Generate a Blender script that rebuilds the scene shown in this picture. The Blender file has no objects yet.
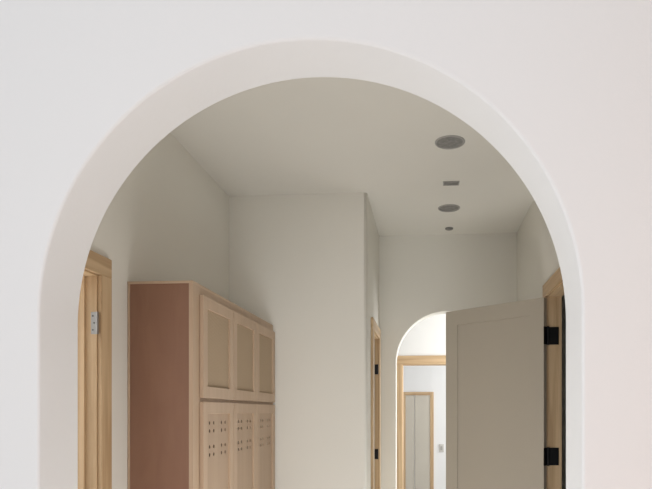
import bpy, bmesh, math
from mathutils import Vector, Matrix
S = bpy.context.scene
COL = S.collection
PI = math.pi
CZ = 2.944          # hall ceiling height

# ------------------------------------------------------------------ materials
def mat(name, col, rough=0.6, metal=0.0, bump=0.0, bscale=60.0, vary=0.0, vscale=1.5):
    m = bpy.data.materials.new(name); m.use_nodes = True
    nt = m.node_tree; b = nt.nodes['Principled BSDF']
    b.inputs['Base Color'].default_value = (*col, 1); b.inputs['Roughness'].default_value = rough
    b.inputs['Metallic'].default_value = metal
    tc = nt.nodes.new('ShaderNodeTexCoord')
    if vary:
        n = nt.nodes.new('ShaderNodeTexNoise'); n.inputs['Scale'].default_value = vscale; n.inputs['Detail'].default_value = 4
        nt.links.new(tc.outputs['Object'], n.inputs['Vector'])
        r = nt.nodes.new('ShaderNodeValToRGB')
        r.color_ramp.elements[0].position = 0.3; r.color_ramp.elements[1].position = 0.7
        r.color_ramp.elements[0].color = (*[c*(1-vary) for c in col], 1)
        r.color_ramp.elements[1].color = (*[min(1, c*(1+vary)) for c in col], 1)
        nt.links.new(n.outputs['Fac'], r.inputs['Fac']); nt.links.new(r.outputs['Color'], b.inputs['Base Color'])
    if bump:
        n = nt.nodes.new('ShaderNodeTexNoise'); n.inputs['Scale'].default_value = bscale; n.inputs['Detail'].default_value = 3
        nt.links.new(tc.outputs['Object'], n.inputs['Vector'])
        bp = nt.nodes.new('ShaderNodeBump'); bp.inputs['Strength'].default_value = bump; bp.inputs['Distance'].default_value = 0.004
        nt.links.new(n.outputs['Fac'], bp.inputs['Height']); nt.links.new(bp.outputs['Normal'], b.inputs['Normal'])
    return m

def wood(name, c0, c1, axis, dens=26.0, rough=0.5, stretch=0.06):
    m = bpy.data.materials.new(name); m.use_nodes = True
    nt = m.node_tree; b = nt.nodes['Principled BSDF']; b.inputs['Roughness'].default_value = rough
    tc = nt.nodes.new('ShaderNodeTexCoord'); mp = nt.nodes.new('ShaderNodeMapping')
    sc = [1, 1, 1]; sc['xyz'.index(axis)] = stretch
    mp.inputs['Scale'].default_value = sc
    nt.links.new(tc.outputs['Object'], mp.inputs['Vector'])
    n = nt.nodes.new('ShaderNodeTexNoise'); n.inputs['Scale'].default_value = dens; n.inputs['Detail'].default_value = 6
    n.inputs['Distortion'].default_value = 0.8
    nt.links.new(mp.outputs['Vector'], n.inputs['Vector'])
    r = nt.nodes.new('ShaderNodeValToRGB')
    r.color_ramp.elements[0].position = 0.35; r.color_ramp.elements[1].position = 0.62
    r.color_ramp.elements[0].color = (*c0, 1); r.color_ramp.elements[1].color = (*c1, 1)
    nt.links.new(n.outputs['Fac'], r.inputs['Fac']); nt.links.new(r.outputs['Color'], b.inputs['Base Color'])
    return m

def weave(name, c0, c1):
    m = bpy.data.materials.new(name); m.use_nodes = True
    nt = m.node_tree; b = nt.nodes['Principled BSDF']; b.inputs['Roughness'].default_value = 0.8
    tc = nt.nodes.new('ShaderNodeTexCoord'); mp = nt.nodes.new('ShaderNodeMapping')
    mp.inputs['Location'].default_value = (0.5, 0, 0)
    nt.links.new(tc.outputs['Object'], mp.inputs['Vector'])
    ch = nt.nodes.new('ShaderNodeTexChecker'); ch.inputs['Scale'].default_value = 110
    ch.inputs['Color1'].default_value = (*c0, 1); ch.inputs['Color2'].default_value = (*c1, 1)
    nt.links.new(mp.outputs['Vector'], ch.inputs['Vector']); nt.links.new(ch.outputs['Color'], b.inputs['Base Color'])
    return m

M_front = mat('plaster_front', (0.785, 0.785, 0.79), 0.6, bump=0.10, bscale=90)
M_side = mat('shade_wall_warm', (0.66, 0.48, 0.38), 0.8)  # warm colour of the added wall, tints the light it reflects
M_wall = mat('plaster_hall', (0.765, 0.745, 0.685), 0.75, bump=0.12, bscale=80, vary=0.015)
M_ceil = mat('plaster_ceiling', (0.735, 0.715, 0.66), 0.8, bump=0.12, bscale=70, vary=0.015)
M_bright = mat('plaster_far_room', (0.80, 0.80, 0.80), 0.7)
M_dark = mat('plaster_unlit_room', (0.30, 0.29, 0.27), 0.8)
M_floor = mat('concrete_floor', (0.53, 0.525, 0.51), 0.6, bump=0.1, bscale=20, vary=0.08, vscale=3)
PC0, PC1 = (0.45, 0.30, 0.165), (0.61, 0.44, 0.265)
P_z = wood('pine_upright', PC0, PC1, 'z', stretch=0.04); P_y = wood('pine_along', PC0, PC1, 'y', stretch=0.04); P_x = wood('pine_across', PC0, PC1, 'x', stretch=0.04)
M_maple = wood('maple', (0.48, 0.345, 0.238), (0.525, 0.385, 0.27), 'z', dens=14)
M_mapleY = wood('maple_rail', (0.48, 0.345, 0.238), (0.525, 0.385, 0.27), 'y', dens=14)
M_insert = weave('woven_tan_insert', (0.48, 0.36, 0.245), (0.37, 0.275, 0.18))
M_vent = wood('vented_maple', (0.425, 0.30, 0.205), (0.46, 0.333, 0.23), 'z', dens=12)
M_brown = wood('brown_board', (0.245, 0.125, 0.078), (0.268, 0.14, 0.088), 'z', dens=12, stretch=0.2)
M_inside = mat('cabinet_inside', (0.08, 0.06, 0.04), 0.8)
M_door = mat('greige_paint', (0.44, 0.395, 0.325), 0.5, vary=0.02)
M_black = mat('black_metal', (0.012, 0.012, 0.013), 0.4, metal=0.6)
M_steel = mat('satin_steel', (0.34, 0.34, 0.34), 0.35, metal=0.7)
M_screw = mat('screw_head', (0.12, 0.12, 0.12), 0.4, metal=0.7)
M_trimring = mat('grey_trim_ring', (0.36, 0.35, 0.33), 0.5)
M_lens = mat('dark_lens', (0.19, 0.185, 0.175), 0.4, vary=0.3, vscale=40)
M_plate = mat('white_plastic', (0.55, 0.53, 0.50), 0.4)
M_panelgrey = mat('grey_beige_panel', (0.54, 0.50, 0.43), 0.5, vary=0.03)

# ------------------------------------------------------------------ mesh helpers
def box(bm, x0, x1, y0, y1, z0, z1):
    v = [bm.verts.new(p) for p in ((x0,y0,z0),(x1,y0,z0),(x1,y1,z0),(x0,y1,z0),(x0,y0,z1),(x1,y0,z1),(x1,y1,z1),(x0,y1,z1))]
    for f in ((0,3,2,1),(4,5,6,7),(0,1,5,4),(1,2,6,5),(2,3,7,6),(3,0,4,7)):
        bm.faces.new([v[i] for i in f])
def boxes(*bs):
    bm = bmesh.new()
    for b in bs: box(bm, *b)
    return bm
def frame_plate(axis, t0, t1, us, vs, holes):
    """one connected board with rectangular openings; axis = thickness axis ('x' or 'y'); cells (i, j) in holes are open"""
    bm = bmesh.new(); V = {}
    def vert(i, j, t):
        k = (i, j, t)
        if k not in V:
            V[k] = bm.verts.new((t, us[i], vs[j]) if axis == 'x' else (us[i], t, vs[j]))
        return V[k]
    nu, nv = len(us)-1, len(vs)-1
    full = lambda i, j: 0 <= i < nu and 0 <= j < nv and (i, j) not in holes
    for i in range(nu):
        for j in range(nv):
            if not full(i, j): continue
            for t in (t0, t1):
                bm.faces.new([vert(a, b, t) for a, b in ((i, j), (i+1, j), (i+1, j+1), (i, j+1))])
            for (di, dj, a, b) in ((-1, 0, (i, j), (i, j+1)), (1, 0, (i+1, j), (i+1, j+1)), (0, -1, (i, j), (i+1, j)), (0, 1, (i, j+1), (i+1, j+1))):
                if not full(i+di, j+dj):
                    bm.faces.new((vert(*a, t0), vert(*b, t0), vert(*b, t1), vert(*a, t1)))
    return bm
def cyl(bm, c, r, h, n=20):
    mtx = Matrix.Translation(Vector(c) + Vector((0, 0, h/2)))
    bmesh.ops.create_cone(bm, cap_ends=True, segments=n, radius1=r, radius2=r, depth=h, matrix=mtx)
def lathe(bm, prof, n=48, c=(0,0,0)):
    rings = []
    for r, z in prof:
        if r < 1e-6: rings.append([bm.verts.new((c[0], c[1], c[2]+z))])
        else: rings.append([bm.verts.new((c[0]+r*math.cos(2*PI*i/n), c[1]+r*math.sin(2*PI*i/n), c[2]+z)) for i in range(n)])
    for a, b in zip(rings, rings[1:]):
        for i in range(n):
            j = (i+1) % n
            if len(b) == 1: f = bm.faces.new((a[i], a[j], b[0]))
            elif len(a) == 1: f = bm.faces.new((a[0], b[j], b[i]))
            else: f = bm.faces.new((a[i], a[j], b[j], b[i]))
            f.smooth = True
def obj(name, bm, m, parent=None, bevel=0.0, world=False):
    if world and parent is not None:
        root = parent
        while root.parent: root = root.parent
        inv = (Matrix.Translation(root.location) @ root.rotation_euler.to_matrix().to_4x4()).inverted()
        bm.transform(inv)
    bmesh.ops.recalc_face_normals(bm, faces=bm.faces)
    me = bpy.data.meshes.new(name); bm.to_mesh(me); bm.free(); me.materials.append(m)
    o = bpy.data.objects.new(name, me); COL.objects.link(o)
    if parent is not None: o.parent = parent
    if bevel:
        b = o.modifiers.new('bevel', 'BEVEL'); b.width = bevel; b.segments = 2; b.limit_method = 'ANGLE'
    return o
def tag(o, label, cat, group=None, kind=None):
    o['label'] = label; o['category'] = cat
    if group: o['group'] = group
    if kind: o['kind'] = kind
    return o
def thing(name, label, cat, loc, rz=0, group=None, kind=None):
    o = bpy.data.objects.new(name, None); COL.objects.link(o)
    o.location = loc; o.rotation_euler = (0, 0, rz); o.empty_display_size = 0.1
    return tag(o, label, cat, group, kind)
def struct(name, bm, m, label, cat, bevel=0.0):
    return tag(obj(name, bm, m, bevel=bevel), label, cat, kind='structure')

def arch_wall(x0, x1, ztop, y0, y1, cx, hw, zs, r, n=72):
    """wall slab with an arched opening, softly rounded arrises"""
    angs = [PI - PI*i/n for i in range(n+1)]
    for xx in (x0, x1): angs.append(math.atan2(ztop-zs, xx-cx))
    angs = sorted(set(angs), reverse=True)
    pts = []   # (x, z, nx, nz, outer x, outer z)
    for z in (0.0, zs*0.5): pts.append((cx-hw, z, -1, 0, x0, z))
    for a in angs:
        c, s = math.cos(a), math.sin(a)
        t = 1e9
        if c > 1e-9: t = min(t, (x1-cx)/c)
        if c < -1e-9: t = min(t, (x0-cx)/c)
        if s > 1e-9: t = min(t, (ztop-zs)/s)
        pts.append((cx+hw*c, zs+hw*s, c, s, cx+t*c, zs+t*s))
    for z in (zs*0.5, 0.0): pts.append((cx+hw, z, 1, 0, x1, z))
    prof = [(None, y0)]
    k = 6
    for i in range(k+1):
        a = PI/2*i/k; prof.append((r - r*math.sin(a), y0 + r - r*math.cos(a)))
    for i in range(k+1):
        a = PI/2*i/k; prof.append((r - r*math.cos(a), y1 - r + r*math.sin(a)))
    prof.append((None, y1))
    bm = bmesh.new(); grid = []
    for (x, z, nx, nz, ox, oz) in pts:
        row = []
        for o, y in prof:
            row.append(bm.verts.new((ox, y, oz) if o is None else (x+nx*o, y, z+nz*o)))
        grid.append(row)
    L = len(prof)
    for a, b in zip(grid, grid[1:]):
        for j in range(L):
            j2 = (j+1) % L
            f = bm.faces.new((a[j], b[j], b[j2], a[j2]))
            f.smooth = 1 <= j <= L-3
    return bm

# ------------------------------------------------------------------ the room shell
D0, D1 = 1.56, 1.748
struct('wall_front', arch_wall(-3.6, 2.6, CZ, D0, D1, -0.3346, 0.725, 1.658, 0.009), M_front,
       'smooth white plaster wall pierced by the large near arch', 'wall')
struct('wall_shade_right', boxes((0.86, 0.96, -0.7, D0, 0, CZ)), M_side, 'added warm wall out of view, shading and tinting the near wall at right', 'wall')  # unseen wall added to block light and reflect warmth at the right
struct('floor', boxes((-3.6, 2.6, -3.5, 9.3, -0.1, 0.0)), M_floor, 'bare grey floor running through the hall', 'floor')
struct('ceiling', boxes((-3.3, 2.6, D1, 9.2, CZ, CZ+0.12)), M_ceil, 'flat beige-white plaster hall ceiling', 'ceiling')
XL = -1.42
LY0, LY1, LZ = 1.81, 2.475, 1.985
def side_wall(xa, xb, ys, zs): return frame_plate('x', xa, xb, ys, zs, {(1, 0)})
struct('wall_left', side_wall(XL-0.12, XL, [D1, LY0-0.02, LY1+0.02, 4.2], [0, LZ+0.02, CZ]),
       M_wall, 'plain plaster hall wall behind the lockers', 'wall')
# end wall with rounded vertical corner
bm = bmesh.new(); R_ = 0.022; XC = -0.428
poly = [(XL-0.12, 4.2)] + [(XC-R_+R_*math.sin(PI/2*i/6), 4.2+R_-R_*math.cos(PI/2*i/6)) for i in range(7)] + [(XC, 4.32), (XL-0.12, 4.32)]
lo = [bm.verts.new((x, y, 0)) for x, y in poly]; hi = [bm.verts.new((x, y, CZ)) for x, y in poly]
for i in range(len(poly)):
    j = (i+1) % len(poly); f = bm.faces.new((lo[i], lo[j], hi[j], hi[i])); f.smooth = 1 <= i <= 6
bm.faces.new(hi); bm.faces.new(lo)
struct('wall_end', bm, M_wall, 'plaster wall closing the locker bay, right end a rounded corner', 'wall')
PY0, PY1, PZ = 4.57, 5.09, 2.02
struct('wall_passage', side_wall(XC-0.12, XC, [4.32, PY0-0.02, PY1+0.02, 5.25], [0, PZ+0.02, CZ]),
       M_wall, 'narrow receding plaster wall left of the far arch', 'wall')
struct('wall_far', arch_wall(-3.3, 2.6, CZ, 5.25, 5.39, 0.168, 0.447, 1.83, 0.008, 56), M_wall,
       'plaster wall at the hall end with the small arch', 'wall')
XR, RT = 0.765, 0.085
RY0, RY1, RZ = 3.08, 3.905, 2.135
struct('wall_right', side_wall(XR, XR+RT, [D1, RY0-0.02, RY1+0.02, 5.25], [0, RZ+0.02, CZ]),
       M_wall, 'plaster hall wall carrying the open door', 'wall')
# side rooms (closed shells), closet
struct('wall_side_room_left', boxes((-3.3, -3.2, D1, 5.25, 0, CZ)), M_bright, 'outer wall of the room through the left doorway', 'wall')
struct('wall_side_room_back', boxes((-3.2, XL-0.12, 4.2, 4.32, 0, CZ)), M_bright, 'rear wall of the room through the left doorway', 'wall')
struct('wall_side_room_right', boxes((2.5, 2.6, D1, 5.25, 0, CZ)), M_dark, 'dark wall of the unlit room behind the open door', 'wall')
# rooms beyond the far arch
struct('wall_beyond_left', boxes((-3.3, -3.2, 5.39, 9.2, 0, CZ)), M_bright, 'white left wall of the rooms beyond the far arch', 'wall')
struct('wall_beyond_right', boxes((2.5, 2.6, 5.39, 9.2, 0, CZ)), M_bright, 'white right wall of the rooms beyond the far arch', 'wall')
BX0, BX1, BZ = -0.30, 1.10, 1.964
struct('wall_beyond', frame_plate('y', 7.2, 7.32, [-3.2, BX0-0.02, BX1+0.02, 2.5], [0, BZ+0.02, CZ], {(1, 0)}),
       M_bright, 'bright white wall seen through the far arch above the pine header', 'wall')
struct('wall_farthest', boxes((-3.2, 2.5, 9.0, 9.1, 0, CZ)), M_bright, 'pale white wall farthest away through the far arch', 'wall')

# ------------------------------------------------------------------ door frames (casing + jambs)
def casing_x(name, label, xf, side, xb, y0, y1, zt, w, th=0.019, near=None):
    """pine frame of an opening in a wall whose faces lie at x = xf (hall side) and xb"""
    t = thing(name, label, 'door frame', (xf, (y0+y1)/2, 0), kind='structure')
    nw = near if near else w
    a, b = sorted((xf, xf+side*th)); g = 0.006
    obj('casing', boxes((a, b, y1+g, y1+g+w, 0, zt+g)), P_z, t, 0.003, True)
    obj('casing', boxes((a, b, y0-g-nw, y0-g, 0, zt+g)), P_z, t, 0.003, True)
    obj('head_casing', boxes((a, b, y0-g-nw, y1+g+w, zt+g, zt+g+w)), P_y, t, 0.003, True)
    a, b = sorted((xf, xb))
    obj('jamb', boxes((a, b, y1, y1+0.02, 0, zt)), P_z, t, 0.001, True)
    obj('jamb', boxes((a, b, y0-0.02, y0, 0, zt)), P_z, t, 0.001, True)
    obj('head_jamb', boxes((a, b, y0-0.02, y1+0.02, zt, zt+0.02)), P_y, t, 0.001, True)
    return t
T1 = casing_x('trim_1', 'pine door frame with a silver hinge leaf, left of the lockers', XL, 1, XL-0.12, LY0, LY1, LZ, 0.085, near=0.03)
T2 = casing_x('trim_2', 'pine door frame behind the black hinges of the open door', XR, -1, XR+RT, RY0, RY1, RZ, 0.085)
T3 = casing_x('trim_3', 'narrow pine door frame just left of the far arch', XC, 1, XC-0.12, PY0, PY1, PZ, 0.085)
# stop strips on the left jamb, and its hinge leaf
obj('door_stop', boxes((XL-0.085, XL-0.05, LY1-0.012, LY1, 0, LZ)), P_z, T1, 0.001, True)
for hz in (1.735, 0.92, 0.2):
    bm = boxes((XL-0.024, XL+0.002, LY1-0.003, LY1-0.0005, hz, hz+0.095))
    cyl(bm, (XL+0.004, LY1-0.004, hz), 0.0055, 0.095, 14)
    h = obj('hinge', bm, M_steel, T1, world=True); h['label'] = 'silver hinge leaf'
    for k in range(3):
        bm = bmesh.new()
        bmesh.ops.create_cone(bm, cap_ends=True, segments=12, radius1=0.004, radius2=0.004, depth=0.0015,
            matrix=Matrix.Translation((XL-(0.010 if k % 2 else 0.016), LY1-0.0035, hz+0.018+k*0.030)) @ Matrix.Rotation(PI/2, 4, 'X'))
        obj('screw', bm, M_screw, h, world=True)
# black hinges on the passage door
D3 = thing('door_3', 'closed greige door in the narrow pine frame left of the far arch', 'door', (XC-0.03, PY1, 0), kind='structure')
obj('door_slab', boxes((XC-0.06, XC-0.025, PY0+0.003, PY1-0.003, 0.01, PZ-0.003)), M_door, D3, 0.002, True)
for hz in (1.72, 1.0, 0.25):
    bm = bmesh.new(); cyl(bm, (XC+0.001, PY1-0.004, hz), 0.006, 0.085, 14); box(bm, XC-0.024, XC+0.002, PY1-0.003, PY1-0.0005, hz, hz+0.085)
    obj('hinge', bm, M_black, D3, world=True)['label'] = 'black hinge'

# cased opening seen through the far arch
T4 = thing('trim_4', 'pine frame of the wide cased opening seen through the far arch', 'door frame', ((BX0+BX1)/2, 7.2, 0), kind='structure')
obj('casing', boxes((BX0-0.10, BX0-0.005, 7.181, 7.2, 0, BZ+0.005)), P_z, T4, 0.003, True)
obj('casing', boxes((BX1+0.005, BX1+0.10, 7.181, 7.2, 0, BZ+0.005)), P_z, T4, 0.003, True)
obj('head_casing', boxes((BX0-0.12, BX1+0.12, 7.178, 7.2, BZ+0.005, BZ+0.11)), P_x, T4, 0.003, True)
obj('jamb', boxes((BX0-0.02, BX0, 7.2, 7.32, 0, BZ)), P_z, T4, 0.001, True)
obj('jamb', boxes((BX1, BX1+0.02, 7.2, 7.32, 0, BZ)), P_z, T4, 0.001, True)
obj('head_jamb', boxes((BX0-0.02, BX1+0.02, 7.2, 7.32, BZ, BZ+0.02)), P_x, T4, 0.001, True)
# pine framed pair of panels on the farthest wall
D4 = thing('door_4', 'pine-framed pair of narrow grey-beige doors, farthest away through the far arch', 'door', (-0.15, 9.0, 0), kind='structure')
FX0, FX1, FZ = -0.39, 0.085, 1.70
obj('casing', boxes((FX0, FX0+0.055, 8.98, 9.0, 0, FZ)), P_z, D4, 0.003, True)
obj('casing', boxes((FX1-0.055, FX1, 8.98, 9.0, 0, FZ)), P_z, D4, 0.003, True)
obj('head_casing', boxes((FX0+0.055, FX1-0.055, 8.98, 9.0, FZ-0.05, FZ)), P_x, D4, 0.003, True)
xm = -0.20
obj('door_leaf', boxes((FX0+0.057, xm-0.004, 8.985, 8.999, 0.01, FZ-0.052)), M_panelgrey, D4, 0.003, True)
obj('door_leaf', boxes((xm+0.004, FX1-0.057, 8.985, 8.999, 0.01, FZ-0.052)), M_panelgrey, D4, 0.003, True)
sw = thing('switch_plate', 'small switch plate on the farthest wall, beside the open door edge', 'switch', (0.20, 9.0, 0.86))
obj('plate', boxes((0.165, 0.235, 8.992, 8.9995, 0.80, 0.92)), M_plate, sw, 0.002, True)
obj('rocker', boxes((0.185, 0.215, 8.988, 8.992, 0.83, 0.89)), M_trimring, sw, 0.001, True)

# ------------------------------------------------------------------ the open hall door
ang = math.atan2(0.654, -0.757)
D2 = thing('door_2', 'greige panelled door standing open into the hall on black hinges', 'door', (XR-0.008, RY1-0.010, 0), ang, kind='structure')
W, T, Z0, Z1 = 0.80, 0.035, 0.012, 2.127
st = 0.105
obj('door_frame', frame_plate('y', 0, T, [0.004, st, W-st, W], [Z0, Z0+0.2, 0.60, 0.72, Z1-st, Z1], {(1, 1), (1, 3)}), M_door, D2, 0.002)
obj('door_panel', boxes((st, W-st, 0.010, T-0.010, 0.72, Z1-st)), M_door, D2)
obj('door_panel', boxes((st, W-st, 0.010, T-0.010, Z0+0.2, 0.60)), M_door, D2)
rootm = Matrix.Translation(D2.location) @ D2.rotation_euler.to_matrix().to_4x4()
for hz in (1.83, 1.06, 0.28):
    bm = bmesh.new()
    box(bm, 0.0005, 0.004, -0.002, T+0.002, hz, hz+0.112)
    cyl(bm, (-0.004, -0.004, hz-0.003), 0.008, 0.118, 16)
    bm2 = boxes((XR-0.004, XR+0.066, RY1-0.0035, RY1-0.0003, hz, hz+0.112))
    bm2.transform(rootm.inverted())
    me = bpy.data.meshes.new('tmp'); bm2.to_mesh(me); bm2.free(); bm.from_mesh(me); bpy.data.meshes.remove(me)
    obj('hinge', bm, M_black, D2)['label'] = 'black metal hinge'

# ------------------------------------------------------------------ locker cabinet
XF, YN, YF, ZT = -1.10, 2.74, 4.195, 2.01
LK = thing('locker_cabinet', 'tall built-in maple locker cabinet with brown side and vented doors', 'cabinet', ((XL+XF)/2, (YN+YF)/2, 0))
obj('side_panel', boxes((XL+0.012, XF-0.02, YN, YN+0.018, 0, ZT-0.004)), M_brown, LK, 0.001, True)['label'] = 'reddish brown side panel'
obj('scribe_strip', boxes((XL+0.001, XL+0.012, YN-0.003, YN+0.02, 0, ZT)), M_maple, LK, 0.001, True)
obj('back_panel', boxes((XL+0.004, XL+0.012, YN+0.018, YF, 0.1, ZT-0.02)), M_inside, LK, world=True)
obj('shelf', boxes((XL+0.012, XF-0.02, YN+0.018, YF-0.018, 1.448, 1.466)), M_inside, LK, world=True)
obj('bottom_board', boxes((XL+0.012, XF-0.02, YN+0.018, YF-0.018, 0.1, 0.118)), M_inside, LK, world=True)
obj('top_board', boxes((XL+0.001, XF, YN-0.004, YF, ZT-0.004, ZT+0.008)), M_mapleY, LK, 0.001, True)
ys = [2.815, 3.272, 3.725, 4.18]
fy = [YN-0.002, ys[0]+0.01, ys[1]-0.02, ys[1]+0.02, ys[2]-0.02, ys[2]+0.02, ys[3]-0.01, YF]
fz = [0, 0.12, 1.44, 1.475, 1.955, ZT-0.004]
obj('face_frame', frame_plate('x', XF-0.02, XF, fy, fz, {(i, j) for i in (1, 3, 5) for j in (1, 3)}), M_maple, LK, 0.0005, True)
def vent_panel(x, t, y0, y1, z0, z1, cols, rows, py, pz, rad, zc, skipc=(), skipr=()):
    bm = bmesh.new(); yc = (y0+y1)/2
    ga, gb = yc-cols*py/2, yc+cols*py/2; gc, gd = zc-rows*pz/2, zc+rows*pz/2
    for (a, b, c, d) in ((y0, y1, z0, gc), (y0, y1, gd, z1), (y0, ga, gc, gd), (gb, y1, gc, gd)):
        bm.faces.new([bm.verts.new(p) for p in ((x, a, c), (x, b, c), (x, b, d), (x, a, d))])
    for i in range(cols):
        for j in range(rows):
            cy, cz = ga+(i+.5)*py, gc+(j+.5)*pz; h = py/2; k2 = pz/2
            sq = [(h, 0), (h, k2), (0, k2), (-h, k2), (-h, 0), (-h, -k2), (0, -k2), (h, -k2)]
            o = [bm.verts.new((x, cy+a, cz+b)) for a, b in sq]
            if i in skipc or j in skipr:
                bm.faces.new(o); continue
            q = [bm.verts.new((x, cy+rad*math.cos(PI/4*k), cz+rad*math.sin(PI/4*k))) for k in range(8)]
            w = [bm.verts.new((x-t, v.co.y, v.co.z)) for v in q]
            for k in range(8):
                l = (k+1) % 8
                bm.faces.new((o[k], o[l], q[l], q[k])); bm.faces.new((q[k], q[l], w[l], w[k]))
    bmesh.ops.remove_doubles(bm, verts=bm.verts, dist=1e-5)
    return bm
for i in range(3):
    for (z0, z1, low) in ((1.468, 1.966, False), (0.11, 1.450, True)):
        a, b = ys[i]+0.003, ys[i+1]-0.003
        x0, x1 = XF+0.001, XF+0.020; s = 0.058
        d = obj('door', frame_plate('x', x0, x1, [a, a+s, b-s, b], [z0, z0+s, z1-s, z1], {(1, 1)}), M_maple, LK, 0.0015, True)
        d['label'] = 'lower locker door with groups of vent holes' if low else 'upper locker door with a tan insert'
        if low:
            p = obj('vented_panel', vent_panel(x1-0.010, 0.003, a+s-.002, b-s+.002, z0+s-.002, z1-s+.002, 5, 5, 0.058, 0.040, 0.0105, 1.265, (2,), (2,)), M_vent, d, world=True)
        else:
            p = obj('insert', boxes((x0+0.002, x1-0.009, a+s-.002, b-s+.002, z0+s-.002, z1-s+.002)), M_insert, d, world=True)

# ------------------------------------------------------------------ ceiling fixtures
def downlight(x, y, r, label, name='recessed_light', cat='ceiling light'):
    t = thing(name, label, cat, (x, y, CZ))
    bm = bmesh.new(); lathe(bm, [(r, 0), (r, -0.003), (r*0.97, -0.006), (r*0.90, -0.006), (r*0.86, -0.002), (r*0.86, 0)])
    obj('trim_ring', bm, M_trimring, t)
    bm = bmesh.new(); lathe(bm, [(r*0.86, -0.001), (r*0.5, -0.0015), (0, -0.002)]); obj('lens', bm, M_lens, t)
    return t
downlight(0.125, 3.452, 0.086, 'unlit round recessed ceiling light, largest and nearest the big arch')
downlight(0.158, 4.567, 0.083, 'unlit round recessed ceiling light nearer the far arch')
t = thing('ceiling_vent', 'small dark rectangular ceiling slot between the two recessed lights', 'vent', (0.155, 4.07, CZ))
obj('frame', frame_plate('y', 0, 0.006, [-0.054, -0.046, 0.046, 0.054], [-0.033, -0.026, 0.026, 0.033], {(1, 1)}), M_trimring, t).rotation_euler = (PI/2, 0, 0)
t.children[0].location = (0, 0, -0.006)
obj('grille', boxes((-0.046, 0.046, -0.026, 0.026, -0.003, -0.0005)), M_lens, t)
t = thing('sprinkler_cover', 'tiny round ceiling disc closest to the far wall', 'ceiling disc', (0.177, 5.07, CZ))
bm = bmesh.new(); lathe(bm, [(0.034, 0), (0.034, -0.008), (0.028, -0.012), (0, -0.012)], 32); obj('cap', bm, M_lens, t)

# ------------------------------------------------------------------ light
w = bpy.data.worlds.new('World'); S.world = w; w.use_nodes = True
w.node_tree.nodes['Background'].inputs[0].default_value = (0.965, 0.98, 1.0, 1); w.node_tree.nodes['Background'].inputs[1].default_value = 0.65
def area(name, loc, target, size, power, col, sy=None):
    l = bpy.data.lights.new(name, 'AREA'); l.energy = power; l.color = col; l.shape = 'RECTANGLE'; l.size = size; l.size_y = sy or size
    o = bpy.data.objects.new(name, l); COL.objects.link(o); o.location = loc
    o.rotation_euler = (Vector(target)-Vector(loc)).to_track_quat('-Z', 'Y').to_euler(); return o
area('window_daylight', (-0.3, -2.4, 1.6), (-0.6, 3.5, 1.7), 2.0, 60, (1.0, 0.988, 0.982))
area('warm_wall_fill', (0.7, 0.3, 0.5), (0.85, 1.56, 1.0), 0.4, 1.4, (1.0, 0.42, 0.20))  # added warm fill tinting the right of the front wall
area('left_room_fill', (-3.0, 2.4, 1.6), (0.5, 2.8, 1.8), 1.6, 44, (1.0, 0.99, 0.97))  # added fill lighting the hall through the left doorway
area('hall_up_fill', (-0.3, 2.7, 0.06), (-0.3, 2.7, 3.0), 1.0, 19, (1.0, 0.99, 0.97), 1.4)  # added upward fill to lift the hall ceiling and arch reveal
area('passage_up_fill', (0.2, 4.6, 0.06), (0.2, 4.6, 3.0), 0.7, 7, (1.0, 0.975, 0.92), 0.9)  # added upward fill brightening the passage and far wall
area('reveal_up_fill', (-0.2, 0.9, 0.06), (-0.2, 1.5, 3.0), 1.4, 3.5, (0.88, 0.95, 1.0), 1.0)  # added low fill aimed up at the near arch reveal
area('beyond_daylight', (2.3, 6.3, 1.8), (-0.5, 6.6, 1.5), 1.5, 80, (0.985, 0.99, 1.0))
area('farthest_daylight', (2.3, 8.2, 1.8), (-0.5, 8.6, 1.3), 1.2, 55, (0.975, 0.985, 1.0))

# ------------------------------------------------------------------ camera
F = 600.0
cd = bpy.data.cameras.new('Camera'); cam = bpy.data.objects.new('Camera', cd); COL.objects.link(cam)
cam.location = (0, 0, 1.4); cam.rotation_euler = (PI/2, 0, math.atan(0.08))
cd.sensor_width = 36; cd.lens = 36*F/652; cd.shift_x = -54/652; cd.shift_y = 167.5/652; cd.clip_start = 0.05
S.camera = cam
S.view_settings.view_transform = 'Standard'
